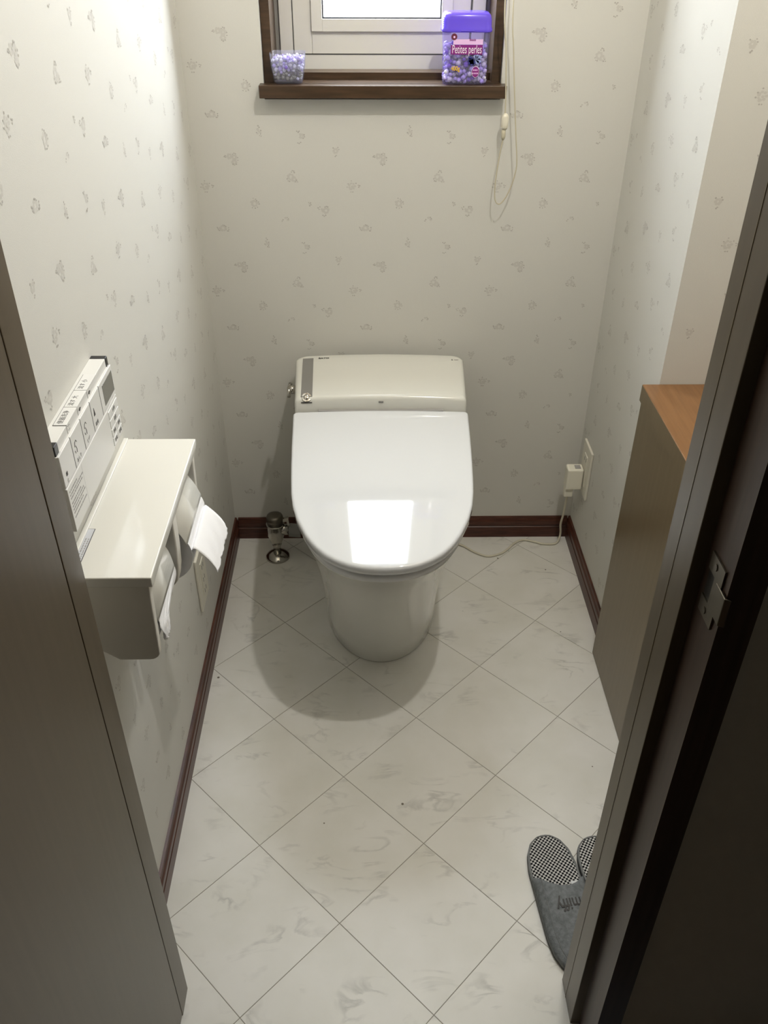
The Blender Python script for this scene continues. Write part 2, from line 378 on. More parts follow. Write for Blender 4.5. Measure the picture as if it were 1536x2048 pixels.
# ------------------------------------------------------------------ doorway
tl = struct(obj('trim_1', prism([(-.259, .614), (-.259, .577), (-.301, .577), (-.301, .510), (-.33, .510), (-.33, .614)], 'z', 0, 2.03), M_JAMB, bevel=.0008, seg=1))
tr = struct(obj('trim_2', prism([(.265, .619), (.265, .5605), (.2775, .5605), (.2775, .512), (.306, .512), (.306, .619)], 'z', 0, 2.03), M_JAMB, bevel=.0008, seg=1))
obj('rebate_face', prism([(.2775, .5600), (.2770, .5600), (.2770, .5120), (.2768, .5116), (.306, .5116), (.306, .5120), (.2775, .5120)], 'z', .001, 2.02), M_JAMBD, tr)
obj('joint_highlight', B((.2646, .594, 0), (.2651, .5948, 2.02)), M_CAB, tr)  # board joint, with its thin highlight painted in as a paler strip
struct(obj('trim_3', B((-.33, .51, 2.0), (.306, .618, 2.05)), M_JAMB))
door = struct(obj('door_1', B((-.2985, -.06, .006), (-.2592, .5767, 1.995)), M_JAMB, bevel=.0015))
for z in (.25, 1.0, 1.75):
    obj('hinge', lathe([(.004, z-.04), (.004, z+.04)], 10, (-.2995, .5785)), M_DCHROME, door)
sp = obj('strike_plate', prism([(.5215, .754), (.550, .754), (.550, .770), (.536, .770), (.536, .797), (.550, .797), (.550, .814), (.5215, .814)], 'x', .2752, .2768), M_DCHROME, tr)
obj('strike_lip', prism([(.2744, .530), (.2766, .530), (.2766, .5110), (.2800, .5085), (.2795, .5070), (.2744, .5095)], 'z', .769, .797), M_DCHROME, sp, bevel=.0008)
obj('strike_box', B((.2766, .536, .770), (.2769, .550, .797)), M_BLACK, sp)
for z in (.761, .806): obj('screw', prism([(.538+.0032*math.cos(k*PI/5), z+.0035*math.sin(k*PI/5)) for k in range(10)], 'x', .2744, .2753), M_DCHROME, sp)

# ------------------------------------------------------------------ window
win = struct(obj('window_1', B((WX0+.001, 1.676, WZ0), (WX0+.016, 1.80, WZ1), (WX1-.016, 1.676, WZ0), (WX1-.001, 1.80, WZ1),
     (WX0+.016, 1.676, WZ1-.016), (WX1-.016, 1.80, WZ1), (WX0+.016, 1.702, WZ0), (WX1-.016, 1.74, .9925)), M_SILL))
obj('side_rail', B((-.1665, 1.772, .993), (-.1585, 1.80, WZ1-.016), (.2095, 1.772, .993), (.2150, 1.80, WZ1-.016), (-.1665, 1.741, .9795), (.215, 1.80, .9845)), M_ALUG, win)
def ring_frame(x0, x1, z0, z1, w, wb_, y0, y1, wt=None):
    wt = wt or w
    return B((x0, y0, z0), (x0+w, y1, z1), (x1-w, y0, z0), (x1, y1, z1), (x0+w, y0, z0), (x1-w, y1, z0+wb_), (x0+w, y0, z1-wt), (x1-w, y1, z1))
obj('window_frame', ring_frame(-.158, .2085, .9875, 1.70, .0235, .0245, 1.766, 1.80), M_ALU, win, bevel=.001)
sa = obj('sash', ring_frame(-.1340, .1825, 1.0130, 1.675, .0325, .0365, 1.770, 1.80), M_ALU, win, bevel=.0015)
obj('glazing_bead', ring_frame(-.1012, .1497, 1.0490, 1.643, .0195, .0200, 1.764, 1.79), M_ALU, sa, bevel=.0008)
obj('gasket', ring_frame(-.0817, .1302, 1.0690, 1.6235, .0025, .0025, 1.767, 1.788), M_GASK, sa)
obj('window_pane', B((-.0795, 1.782, 1.0712), (.1280, 1.786, 1.6215)), M_PANE, sa)
obj('sash_joint', ring_frame(-.1349, .1834, 1.0121, 1.676, .0012, .0012, 1.7655, 1.7658), M_GASK, win)
sill = struct(obj('trim_4', B((WX0+.001, 1.660, .9605), (WX1-.001, 1.7015, .981), (-.1885, 1.640, .9605), (.2385, 1.6655, .981)), M_SILL, bevel=.0012))
obj('sill_back_riser', B((WX0+.017, 1.7022, .981), (WX1-.017, 1.7035, .9918)), M_SILL, sill)

# blind pull cord beside the window
bl = thing('blind_cord', 'cream blind pull cord hanging in a long loop at the right of the window', 'blind cord', (.238, 1.655, 1.78))
def rel(t, pts): return [(p[0]-t.location.x, p[1]-t.location.y, p[2]-t.location.z) for p in pts]
YS = 1.638
obj('cord', tube(spline(rel(bl, [(.2235, YS, 1.78), (.2235, YS, 1.35), (.2240, YS, 1.109), (.2315, YS, 1.036), (.2372, YS, .960), (.2380, YS, .932)])), .0013, 6), M_STRING, bl, True)
obj('cord_loop', tube(spline(rel(bl, [(.2377, YS, .895), (.2332, YS, .861), (.2300, YS, .820), (.2318, YS, .791), (.2405, YS, .783), (.2513, YS, .7956), (.2604, YS, .8178), (.2655, YS, .842), (.2655, YS, .862), (.2590, YS, .9114), (.2510, YS, .9755), (.2440, YS, 1.0367), (.2375, YS, 1.109), (.2375, YS, 1.35), (.2375, YS, 1.78)])), .0012, 6), M_STRING, bl, True)
obj('cord_connector', lathe([(.0045, -.020), (.0062, -.016), (.0065, .0), (.0045, .004), (.0018, .006)], 12, (0, 0)), mat('connector_plastic', (224, 218, 200), .3), bl, True, loc=(.2388-.238, YS-1.655, .932-1.78))
obj('cord_stopper', lathe([(.0024, -.019), (.0038, -.014), (.0034, .0)], 12), M_STRING, bl, True, loc=(.2380-.238, YS-1.655, .914-1.78))
obj('cord_bracket', B((-.018, -.024, 0), (.012, .011, .03)), M_ALU, bl)

# ------------------------------------------------------------------ toilet
TX = .0195
WY = [1.028, 1.0290, 1.0315, 1.037, 1.047, 1.060, 1.078, 1.10, 1.137, 1.17, 1.20, 1.24, 1.28, 1.34, 1.44, 1.65]
WW = [.0, .018, .036, .0545, .0745, .0925, .1085, .1225, .1385, .1472, .1518, .1548, .1572, .1600, .1640, .1705]
def lid_z(y):
    d = max(0, 1.45-y); return .459-.045*d-.16*d*d
def outline(y1, inset=0, nose=0, back_r=.006, n=44):
    """closed outline (x, y) of the lid shape, symmetric about TX, ending straight at y1"""
    half = []
    for i in range(n+1):
        t = (i/n)**1.9; y = 1.028 + (y1-1.028)*t
        half.append((interp(y, WY, WW), y))
    k = (.164-inset)/.164
    pts = [(w*k, y1-(y1-y)*(1-(inset+nose)/(y1-1.028))) for w, y in half]
    pts[-1] = (pts[-1][0], y1-back_r); pts += [(pts[-1][0]-back_r*.3, y1-back_r*.25), (pts[-1][0]-back_r, y1)]
    return [(TX+w, y) for w, y in pts] + [(TX-w, y) for w, y in reversed(pts[1:])]
toilet = thing('toilet', 'white tankless toilet with closed glossy lid and grey side strip', 'toilet', (TX, 1.4, 0))
TL = toilet.location
def T(bm): bmesh.ops.translate(bm, vec=(-TL.x, -TL.y, 0), verts=bm.verts); return bm
def lid_bm(y1, z0_, th, rnd):
    o = outline(y1)
    z_of = lambda y, x=TX: z0_(y)-.125*(x-TX)**2+.0012
    def off(d):   # inset ring towards the middle line
        out = []
        for x, y in o:
            w = x-TX; k = max(0, (abs(w)-d)/abs(w)) if abs(w) > 1e-6 else 0
            yy = y + d*max(0, 1-(y-1.028)/.12)**.5 if y < 1.148 else y
            if y > y1-.02: yy = y - d*.6
            out.append((TX+w*k, yy))
        return out
    rings = []
    rings.append([(x, y, z_of(y, x)-th) for x, y in off(.004)])
    rings.append([(x, y, z_of(y, x)-th+.003) for x, y in off(.0)])
    for k in range(0, 6):
        a = k/5*PI/2; d = rnd*(1-math.cos(a)); rings.append([(x, y, z_of(y, x)-rnd+rnd*math.sin(a)) for x, y in off(d)])
    c = off(rnd)
    for q in (.92, .8, .66, .5, .34, .17, 0):
        rings.append([(TX+(x-TX)*q, y, z_of(y, TX+(x-TX)*q)) for x, y in c])
    bm = loft(rings, cap=(True, False)); bmesh.ops.remove_doubles(bm, verts=bm.verts, dist=1e-6)
    return bm
def lid_surface(y): return lid_z(y)
lid = obj('lid', T(lid_bm(1.4425, lid_z, .016, .0045)), M_LID, toilet, True)
seat = obj('seat', T(loft([[(x, y, lid_z(y)-.034) for x, y in outline(1.43, .010)], [(x, y, lid_z(y)-.031) for x, y in outline(1.43, .0055)], [(x, y, lid_z(y)-.0165) for x, y in outline(1.43, .0045)]])), mat('seat_plastic', (230, 231, 232), .25), toilet, True)
# bowl skirt: rim outline lofts down to a narrower foot
def foot(sc=1.0, rx=.115, y0=1.243, yc=1.42, y1=1.60, n=44, inset=0):
    half = []
    for i in range(n+1):
        a = PI/2*i/n
        t = i/n
        if t < .75:
            a = PI/2*(t/.75); half.append((rx*math.sin(a), yc-(yc-y0)*math.cos(a)))
        else:
            half.append((rx, yc+(y1-yc)*(t-.75)/.25))
    pts = half[:-1] + [(half[-1][0], y1-.006), (half[-1][0]-.0018, y1-.0015), (half[-1][0]-.006, y1)]
    return [(TX+w, y) for w, y in pts] + [(TX-w, y) for w, y in reversed(pts[1:])]
ru = outline(1.62, .0095); ft = foot()
ru = [(x, y) for x, y in ru]
prof = [(0, 0), (.006, -.004), (.04, .035), (.10, .13), (.16, .27), (.21, .40), (.26, .55), (.30, .68), (.335, .81), (.365, .93), (.383, 1.0)]
rings = []
for z, t in prof:
    rings.append([(a[0]+(b[0]-a[0])*t, a[1]+(b[1]-a[1])*t, z+t*min(.020, max(0, (lid_z(b[1])-.4345)))) for a, b in zip(ft, ru)])
rings.insert(0, [(TX+(x-TX)*.985, y+.002 if y < 1.4 else y, 0) for x, y in ft]); rings[1] = [(x, y, .003) for x, y in ft]
del rings[2]
bowl = obj('bowl', T(loft(rings)), M_CER, toilet, True)
def crown(x, a=.006): return a*(1-((x-TX)/.17)**2)
def tank_bm():
    rings = []; n = 20
    prof = [(.300, .012), (.335, .004), (.40, 0), (.470, 0), (.4795, .0012), (.4835, .0035), (.4858, .0068), (.4865, .011)]
    yb, yf = 1.643, 1.4475
    for z, ins in prof:
        r = .020; pts = []
        hw_b, hw_f = .1715-ins, .1615-ins
        yb_, yf_ = yb-ins*.8, yf+ins*.9
        def arc(cx, cy, a0, a1, m=6, rad=r): return [(cx+rad*math.cos(a0+(a1-a0)*k/m), cy+rad*math.sin(a0+(a1-a0)*k/m)) for k in range(m+1)]
        rf = .006
        f = [(-hw_f+rf + (2*hw_f-2*rf)*k/14, yf_) for k in range(15)]
        P = f[:-1] + arc(hw_f-rf, yf_+rf, -PI/2, 0, 4, rf) + arc(hw_b-r, yb_-r, 0, PI/2) + [(hw_b-r-(2*hw_b-2*r)*k/14, yb_) for k in range(1, 14)] + arc(-hw_b+r, yb_-r, PI/2, PI) + arc(-hw_f+rf, yf_+rf, PI, 1.5*PI, 4, rf)
        P = P[:-1]
        top = max(0, (z-.40)/.086)
        rings.append([(TX+x, y, z + top*(crown(TX+x, .005)-.0055) - top*max(0, (y-1.60)/.05)*.003) for x, y in P])
    last = rings[-1]
    cy = 1.545
    for q in (.8, .5, .2):
        rings.append([(TX+(x-TX)*q, cy+(y-cy)*q, .4865+crown(TX+(x-TX)*q, .005)-.0055-max(0, (cy+(y-cy)*q-1.60)/.05)*.003) for x, y, z in last])
    return loft(rings)
tank = obj('tank', T(tank_bm()), M_TANK, toilet, True)
def tz(x, y): return .4865+crown(x, .005)-.0055-max(0, (y-1.60)/.05)*.003
# grey strip running over the left end of the tank top, with a dial at its front
def strip(x0b, x1b, x0f, x1f, y0, y1, h, n=10):
    bm = bmesh.new(); rows = []
    for i in range(n+1):
        y = y0+(y1-y0)*i/n; t = i/n
        xa, xb = x0f+(x0b-x0f)*t, x1f+(x1b-x1f)*t
        rows.append([bm.verts.new((x, y, tz(x, y)+dz)) for x, dz in ((xa, -.004), (xa, h), (xb, h), (xb, -.004))])
    for a, b in zip(rows, rows[1:]):
        for k in range(3): bm.faces.new([a[k], a[k+1], b[k+1], b[k]])
    bm.faces.new(rows[0]); bm.faces.new(rows[-1][::-1]); return bm
pn = obj('grey_strip', T(strip(-.1360, -.1145, -.1300, -.1085, 1.458, 1.622, .0006)), M_PANEL, toilet)
obj('strip_front', T(B((-.1297, 1.4466, .4722), (-.1085, 1.4485, .4742))), M_BLACK, toilet, bevel=.001)
obj('strip_end', T(strip(-.1300, -.1085, -.1300, -.1085, 1.4535, 1.460, .0004, 2)), M_PANEL, toilet)
dl = obj('dial', lathe([(.0092, -.003), (.0095, .0012), (.0088, .0020), (.0070, .0016), (.0066, .0008)], 24), M_BLACK, toilet, True, loc=(-.1192-TX, 1.4545-1.4, .4803))
dl.rotation_euler = (math.radians(38), 0, 0)
obj('dial_button', lathe([(.0060, -.001), (.0060, .0018), (.0050, .0028), (.001, .0031)], 20), M_CHROME, dl, True)
obj('dial_ring', lathe([(.0094, .0002), (.0100, .0010), (.0094, .0018), (.0086, .0020)], 24, (0, 0)), M_CHROME, dl, True)
obj('sensor_window', T(B((.0155, 1.4458, .4725), (.0245, 1.4480, .4765))), M_PANEL, toilet, bevel=.0008)
obj('lid_gap_shade', T(B((-.0975, 1.4400, .4450), (.1370, 1.4480, .4597))), M_INKL, toilet, bevel=.0008)  # grey box whose tone stands in for the shaded gap behind the lid
b = text_bm('SATIS', .0074, .0001, 1.2, bold=.0003); obj('lettering', T(place(b, (1, 0, 0), (0, 1, 0), (-.0935, 1.6195, tz(-.09, 1.6195)+.0003))), M_INK, toilet)
b = text_bm('S', .0075, .0001); b2 = text_bm('type', .0040, .0001, 1.2); bmesh.ops.translate(b2, vec=(.0085, .0004, 0), verts=b2.verts)
obj('lettering', T(place(join(b, b2), (1, 0, 0), (0, 1, 0), (.1655, 1.612, tz(.165, 1.612)+.0004))), M_INK, toilet)
lv = obj('flush_lever', T(tube([(-.146, 1.535, .4560), (-.160, 1.535, .4560)], .0085, 14)), M_CHROME, toilet, True)
obj('lever_arm', T(tube([(-.1565, 1.545, .4640), (-.1590, 1.535, .4600), (-.1585, 1.517, .4500)], .0040, 8)), M_CHROME, lv, True)

# water stop valve
vx, vy = -.2155, 1.588
va = thing('stop_valve', 'small chrome water stop valve on the floor left of the toilet', 'valve', (vx, vy, 0))
obj('escutcheon', lathe([(.0275, 0), (.0275, .003), (.0255, .006), (.017, .011), (.011, .013)], 28), M_CHROME, va, True)
obj('stem', lathe([(.0098, .008), (.0088, .030), (.0110, .036), (.0110, .040)], 20), M_CHROME, va, True)
vb = obj('valve_body', lathe([(.010, .038), (.0125, .043), (.0185, .062), (.0195, .092), (.0205, .0925), (.0205, .0945), (.0195, .095)], 24), M_CHROME, va, True)
obj('valve_cap', lathe([(.0185, .095), (.0188, .112), (.0175, .116), (.012, .1175)], 24), M_DCHROME, va, True)
ou = obj('outlet_arm', tube([(.006, 0, .078), (.032, 0, .078)], .0125, 14), M_CHROME, va, True)
obj('hose_nut', tube([(.030, 0, .076), (.034, 0, .076), (.052, 0, .074), (.056, 0, .074)], .0155, 6), M_PANEL, va)
obj('spanner_tab', prism([(.016, .108), (.030, .112), (.033, .092), (.028, .090), (.026, .102), (.016, .100)], 'y', -.004, .004), M_CHROME, va)
obj('supply_hose', tube(spline([(.054, 0, .074), (.070, 0, .074), (.088, .004, .078)]), .008, 10), M_DCHROME, va, True)

# ------------------------------------------------------------------ sockets, plug, cord
def socket_plate(label, x, y0, y1, z0, z1, sgn):
    t = thing('wall_socket', label, 'socket', (x, (y0+y1)/2, (z0+z1)/2))
    hy, hz = (y1-y0)/2, (z1-z0)/2
    obj('plate', B((0, -hy, -hz), (sgn*.0055, hy, hz)), M_PLATE, t, bevel=.0018)
    f = obj('socket_face', B((sgn*.005, -hy*.38, -hz*.62), (sgn*.0070, hy*.38, hz*.62)), M_PLATE, t, bevel=.0008)
    for dz in ((.024, -.004, -.030) if sgn > 0 else (.026,)):
        obj('slot', B((sgn*.0068, -.0065, dz-.0045), (sgn*.0073, -.0050, dz+.0045), (sgn*.0068, .0050, dz-.0045), (sgn*.0073, .0065, dz+.0045)), M_BLACK, f)
    return t
socket_plate('ivory wall socket plate low on the left wall below the paper holder', XL, 1.226, 1.296, .152, .270, 1)
socket_plate('ivory wall socket plate low on the right wall with a plug in it', XR, 1.557, 1.627, .172, .290, -1)
pl = thing('power_plug', 'ivory leak-breaker power plug pushed into the right wall socket', 'plug', (.440, 1.597, .165))
obj('plug_body', B((-.013, -.014, .018), (.0222, .014, .070)), M_PLUG, pl, bevel=.004, seg=3)
obj('plug_tail', B((-.013, -.009, -.004), (.006, .009, .020)), M_PLUG, pl, bevel=.003, seg=3)
obj('reset_button', B((.004, -.008, .0698), (.016, .006, .0712)), M_INKL, pl, bevel=.0005)
obj('power_cord', tube(spline(rel(pl, [(.437, 1.597, .163), (.437, 1.600, .150), (.4385, 1.612, .100), (.4400, 1.628, .060), (.4460, 1.640, .025), (.4420, 1.636, .0045), (.430, 1.626, .003), (.403, 1.627, .003), (.385, 1.635, .003), (.366, 1.642, .003), (.352, 1.640, .003), (.336, 1.628, .003), (.318, 1.606, .003), (.298, 1.589, .003), (.269, 1.581, .003), (.241, 1.596, .003), (.213, 1.622, .004), (.180, 1.632, .010), (.150, 1.636, .020)])), .0026, 8), M_CORD, pl, True)

# ------------------------------------------------------------------ paper holder
HY0, HY1 = .697, .981
ph = thing('paper_holder', 'white double toilet paper holder with a glossy shelf top on the left wall', 'paper holder', (XL, .839, .55))
def H(bm): bmesh.ops.translate(bm, vec=(-XL, -.839, -.55), verts=bm.verts); return bm
obj('shelf_top', H(B((XL, HY0, .656), (-.2268, HY1, .669))), M_HOLD, ph, bevel=.0014)
obj('shelf_back_lip', H(B((XL, HY0+.002, .669), (XL+.006, HY1-.002, .6715))), M_HOLD, ph, bevel=.0008)
obj('back_plate', H(B((XL, HY0+.004, .570), (XL+.005, HY1-.004, .656))), M_HOLDM, ph)
def panel_pts(x1=-.2315, zb=.550):
    P = [(XL, .6565), (x1, .6565), (x1-.002, zb+.016)]
    for k in range(1, 6):
        a = k/5*PI/2; P.append((x1-.014+.012*math.cos(a), zb+.012-.012*math.sin(a)))
    return P + [(-.279, zb), (-.296, zb+.013), (XL, zb+.03)]
obj('side_panel', H(prism(panel_pts(), 'y', HY0+.002, HY0+.013)), M_HOLDM, ph, bevel=.0015)
obj('side_panel', H(prism(panel_pts(), 'y', HY1-.012, HY1-.002)), M_HOLDM, ph, bevel=.0015)
DP = [(XL, .6565), (-.2300, .6565), (-.2303, .610), (-.2318, .580), (-.2350, .562), (-.2400, .5545), (-.248, .5525), (-.262, .560), (-.285, .578), (XL, .585)]
obj('divider', H(prism(DP, 'y', .8220, .8415)), M_HOLDM, ph, bevel=.002)
def cover(prof, y0, y1, th=.0016):
    C = [Vector((p[0], 0, p[1])) for p in spline([(a, b, 0) for a, b in prof], 5)] if False else [Vector((p.x, 0, p.y)) for p in spline([(a, b, 0) for a, b in prof], 5)]
    outer = []; inner = []
    for i, p in enumerate(C):
        t = (C[min(i+1, len(C)-1)]-C[max(i-1, 0)]).normalized(); n = Vector((-t.z, 0, t.x))
        if n.x < 0: n = -n
        outer.append((p.x, p.z)); inner.append((p.x-n.x*th, p.z-n.z*th))
    return prism(outer+inner[::-1], 'y', y0, y1)
obj('roll_cover', H(cover([(-.283, .6545), (-.262, .6500), (-.246, .6380), (-.2360, .620), (-.2320, .597)], .7115, .8060)), M_HOLD, ph, True)
obj('roll_cover', H(cover([(-.283, .6545), (-.262, .6490), (-.2450, .6360), (-.2325, .6180), (-.2240, .597)], .8480, .9570)), M_HOLD, ph, True)
st = obj('sticker', H(B((-.3165, .712, .6690), (-.3055, .783, .6693))), M_BLACK, ph)
obj('sticker_face', H(B((-.3158, .7127, .6693), (-.3062, .7823, .6695))), M_STICK, st)
R_ = random.Random(5)
ink = bmesh.new()
for row, xx in enumerate((-.3140, -.3110, -.3080)):
    y = .7150
    while y < (.764 if row else .770):
        l = R_.uniform(.0015, .004); box(ink, (xx-.0007, y, .6695), (xx+.0007, y+l, .66965)); y += l+R_.uniform(.0008, .0018)
obj('sticker_print', H(ink), M_INKL, st)

def paper_roll(label, y0, y1, cx, cz, r, group):
    t = thing('toilet_paper_roll', label, 'toilet paper', (cx, (y0+y1)/2, cz))
    def cyl(ra, a, b, n=36): return tube([(0, a, 0), (0, b, 0)], ra, n)
    L = (y1-y0)/2
    bm = bmesh.new(); n = 36; rg = []
    for y, rad in ((-L, .019), (-L, r), (L, r), (L, .019)):
        rg.append([bm.verts.new((rad*math.cos(2*PI*k/n), y, rad*math.sin(2*PI*k/n))) for k in range(n)])
    for a, b in ((0, 1), (1, 2), (2, 3), (3, 0)):
        for k in range(n): bm.faces.new([rg[a][k], rg[a][(k+1) % n], rg[b][(k+1) % n], rg[b][k]])
    obj('roll', bm, M_PAPER, t)
    bm = bmesh.new(); rg = []
    for y, rad in ((-L-.0005, .0175), (-L-.0005, .0189), (L+.0005, .0189), (L+.0005, .0175)):
        rg.append([bm.verts.new((rad*math.cos(2*PI*k/24), y, rad*math.sin(2*PI*k/24))) for k in range(24)])
    for a, b in ((0, 1), (1, 2), (2, 3), (3, 0)):
        for k in range(24): bm.faces.new([rg[a][k], rg[a][(k+1) % 24], rg[b][(k+1) % 24], rg[b][k]])
    obj('core', bm, mat('cardboard', (170, 150, 120), .9), t, True)
    return t
def sheet(name, parent, rows, nz=14, ny=18, jag=.0016, wav=.0012, seed=1, th=.0004):
    """rows: list of (x,z,y_near,y_far) down the sheet"""
    R = random.Random(seed); bm = bmesh.new(); G = []
    ps = spline([(r[0], r[1], 0) for r in rows], 6); pe = spline([(r[2], r[3], 0) for r in rows], 6); m = len(ps)
    for i in range(m):
        row = []
        for j in range(ny+1):
            t = j/ny; y = pe[i].x+(pe[i].y-pe[i].x)*t; w = i/(m-1)
            x = ps[i].x + wav*w*math.sin(j*1.1+i*.35)+wav*.5*w*math.sin(j*2.7+1); z = ps[i].y
            if i == m-1: z += R.uniform(-jag, jag); x += R.uniform(-jag, jag)*.4
            row.append(bm.verts.new((x, y, z)))
        G.append(row)
    for a, b in zip(G, G[1:]):
        for j in range(ny): bm.faces.new([a[j], a[j+1], b[j+1], b[j]])
    p = parent.location; bmesh.ops.translate(bm, vec=(-p.x, -p.y, -p.z), verts=bm.verts)
    o = obj(name, bm, M_PAPER, parent, True); md = o.modifiers.new('t', 'SOLIDIFY'); md.thickness = th
    return o
far = paper_roll('toilet paper roll nearer the toilet with a loose sheet hanging out', .858, .962, -.2645, .5735, .0425, 'toilet paper rolls in the holder')
sheet('loose_sheet', far, [(-.2228, .5800, .858, .953), (-.2195, .5830, .858, .953), (-.2145, .5800, .858, .952), (-.2055, .5685, .858, .952), (-.1975, .5540, .858, .953), (-.1935, .5440, .858, .953)], wav=.0010, seed=2)
near = paper_roll('toilet paper roll nearer the door with a short crumpled flap', .716, .816, -.2690, .5820, .0350, 'toilet paper rolls in the holder')
sheet('crumpled_flap', near, [(-.2345, .5980, .714, .805), (-.2335, .5930, .714, .804), (-.2325, .5870, .714, .790), (-.2315, .5790, .714, .752), (-.2310, .5700, .716, .742), (-.2300, .5620, .719, .738)], wav=.0022, seed=4, jag=.002)

# ------------------------------------------------------------------ remote control on the wall
RX = -.2985
rc = thing('toilet_remote', 'white wall-mounted toilet remote with grey screen and black end caps above the shelf', 'remote control', (XL, .817, .715))
def Q(bm): bmesh.ops.translate(bm, vec=(-XL, -.817, -.715), verts=bm.verts); return bm
obj('body', Q(B((XL, .716, .714), (RX-.0055, .921, .800))), M_REM, rc, bevel=.001)
bar = obj('top_bar', Q(B((XL, .7265, .797), (RX-.0030, .9130, .8135))), M_REM, rc, bevel=.0006)
for a, b_ in ((.7160, .7264), (.9131, .9210)): obj('end_cap', Q(B((XL, a, .7960), (RX-.0025, b_, .8138))), M_BLACK, rc, bevel=.0008)
# three buttons on the top bar
KY = [.7585, .7965, .8340, .8720]
JA = ['便器洗浄', '流す 大', '流す 小']
for k in range(3):
    y0, y1 = KY[k], KY[k+1]
    bt = obj('flush_button', Q(B((XL+.0045, y0+.0004, .8125), (RX-.0026, y1-.0004, .8142))), M_REMB, rc, bevel=.0003)
    obj('button_gap', Q(B((XL+.0040, y0-.0003, .8134), (RX-.0030, y0+.0003, .81385), (XL+.0040, y0, .8134), (XL+.0045, y1, .81385))), M_INK, bt)
    b = text_bm(JA[k], .0068, .00005, 1.0, 'LEFT'); obj('lettering', Q(place(b, (0, 1, 0), (-1, 0, 0), (XL+.0105, y0+.003, .81425))), M_INK, bt)
    obj('button_gap', Q(B((RX-.0030, y0-.0004, .8045), (RX-.00275, y0+.0004, .8125))), M_INKL, bt)
def sym_wave(y, z):
    out = bmesh.new()
    for r in (.0016, .0029, .0042):
        n = 8; pts = [(y+r*math.cos(math.radians(30+120*i/n)), z+r*math.sin(math.radians(30+120*i/n))) for i in range(n+1)]
        w = .0007; inn = [(y+(r-w)*math.cos(math.radians(30+120*i/n)), z+(r-w)*math.sin(math.radians(30+120*i/n))) for i in range(n+1)]
        prism(pts+inn[::-1], 'x', RX-.0030, RX-.0027, out)
    return out
for y, z in ((.8040, .8055), (.8415, .8055)): obj('wave_symbol', Q(sym_wave(y, z)), M_INK, rc)
obj('square_symbol', Q(B((RX-.0030, .7620, .8060), (RX-.0027, .7670, .8068), (RX-.0030, .7620, .8105), (RX-.0027, .7670, .8112))), M_INKL, rc)
# upper row: four large buttons and the screen window
BY = [.7145, .7530, .7900, .8270, .8640]
obj('upper_block', Q(B((RX-.0050, .7150, .7660), (RX-.0012, .9195, .8030))), M_REM, rc, bevel=.0005)
for k in range(4):
    obj('large_button', Q(B((RX-.0018, BY[k]+.0005, .7675), (RX, BY[k+1]-.0005, .8032))), M_REMB, rc, bevel=.0006)
for yy in BY[1:]: obj('button_gap', Q(B((RX-.0010, yy-.0005, .7675), (RX-.0001, yy+.0005, .8030))), M_INK, rc)
obj('large_button', Q(B((RX-.0018, .8645, .7675), (RX, .9200, .8032))), M_REMB, rc, bevel=.0006)
obj('screen', Q(B((RX-.0005, .8760, .7730), (RX+.0003, .9170, .7975))), M_LCD, rc)
def tri(pts): return prism(pts, 'x', RX, RX+.0003)
obj('stop_symbol', Q(B((RX, .7235, .7765), (RX+.0003, .7275, .7805))), M_INK, rc)
obj('warm_air_symbol', Q(tri([(.8355, .7920), (.8330, .7830), (.8380, .7830)])), M_INK, rc)
def wash(y):
    bm = bmesh.new()
    for pts in (((-.004, .788), (-.002, .792), (.002, .793), (.004, .790)), ((-.001, .788), (.001, .784), (.000, .780)), ((-.005, .784), (-.004, .781))):
        P = [(y+a, b) for a, b in pts]
        for p, q in zip(P, P[1:]): tube([(RX+.0001, *p), (RX+.0001, *q)], .00035, 4, bm)
    return bm
for y in (.7640, .8010): obj('spray_symbol', Q(wash(y)), M_INK, rc)
def rtext(s, y, z, size, m=M_INK, al='LEFT', x=RX):
    obj('lettering', Q(place(text_bm(s, size, .00005, 1, al), (0, 1, 0), (0, 0, 1), (x+.0001, y, z))), m, rc)
rtext('止', .7225, .7710, .005, M_INKL); rtext('おしり', .7590, .7720, .0052); rtext('ビデ', .7975, .7720, .0052); rtext('乾燥', .8330, .7725, .0052)
# lower panel: cover with instruction print and small buttons
obj('lower_cover', Q(B((RX-.0050, .7150, .7150), (RX+.0005, .8775, .7660))), M_REM, rc, bevel=.0006)
obj('lower_panel', Q(B((RX-.0050, .8780, .7150), (RX-.0006, .9200, .7655))), M_REM, rc, bevel=.0006)
for z, parts in ((.7520, ((.8800, .9185),)), (.7405, ((.8800, .9185),)), (.7290, ((.8800, .8985), (.8995, .9185))), (.7178, ((.8800, .8985), (.8995, .9185)))):
    for a, b_ in parts:
        obj('small_button', Q(B((RX-.0008, a, z), (RX+.0004, b_, z+.0100))), M_REMB, rc, bevel=.0005)
        obj('lettering', Q(place(text_bm({.7520: '水勢', .7405: '温度', .7290: '便座', .7178: '節電'}[z], .0050, .00005, 1, 'CENTER'), (0, 1, 0), (0, 0, 1), (RX+.0005, (a+b_)/2, z+.005))), M_INK, rc)
tx = bmesh.new(); R_ = random.Random(8)
for i, (z, n) in enumerate(((.7590, .024), (.7548, .042), (.7512, .040), (.7455, .030), (.7418, .038), (.7380, .042), (.7342, .034), (.7290, .040))):
    y = .7195
    while y < .7195+n:
        l = R_.uniform(.0018, .0055); box(tx, (RX+.0005, y, z), (RX+.0006, y+l, z+.0017)); y += l+R_.uniform(.0006, .0016)
o = obj('instruction_print', Q(tx), M_INKL, rc)
obj('seam', Q(B((RX+.0004, .7648, .7160), (RX+.00055, .7650, .7655))), M_INKL, rc)

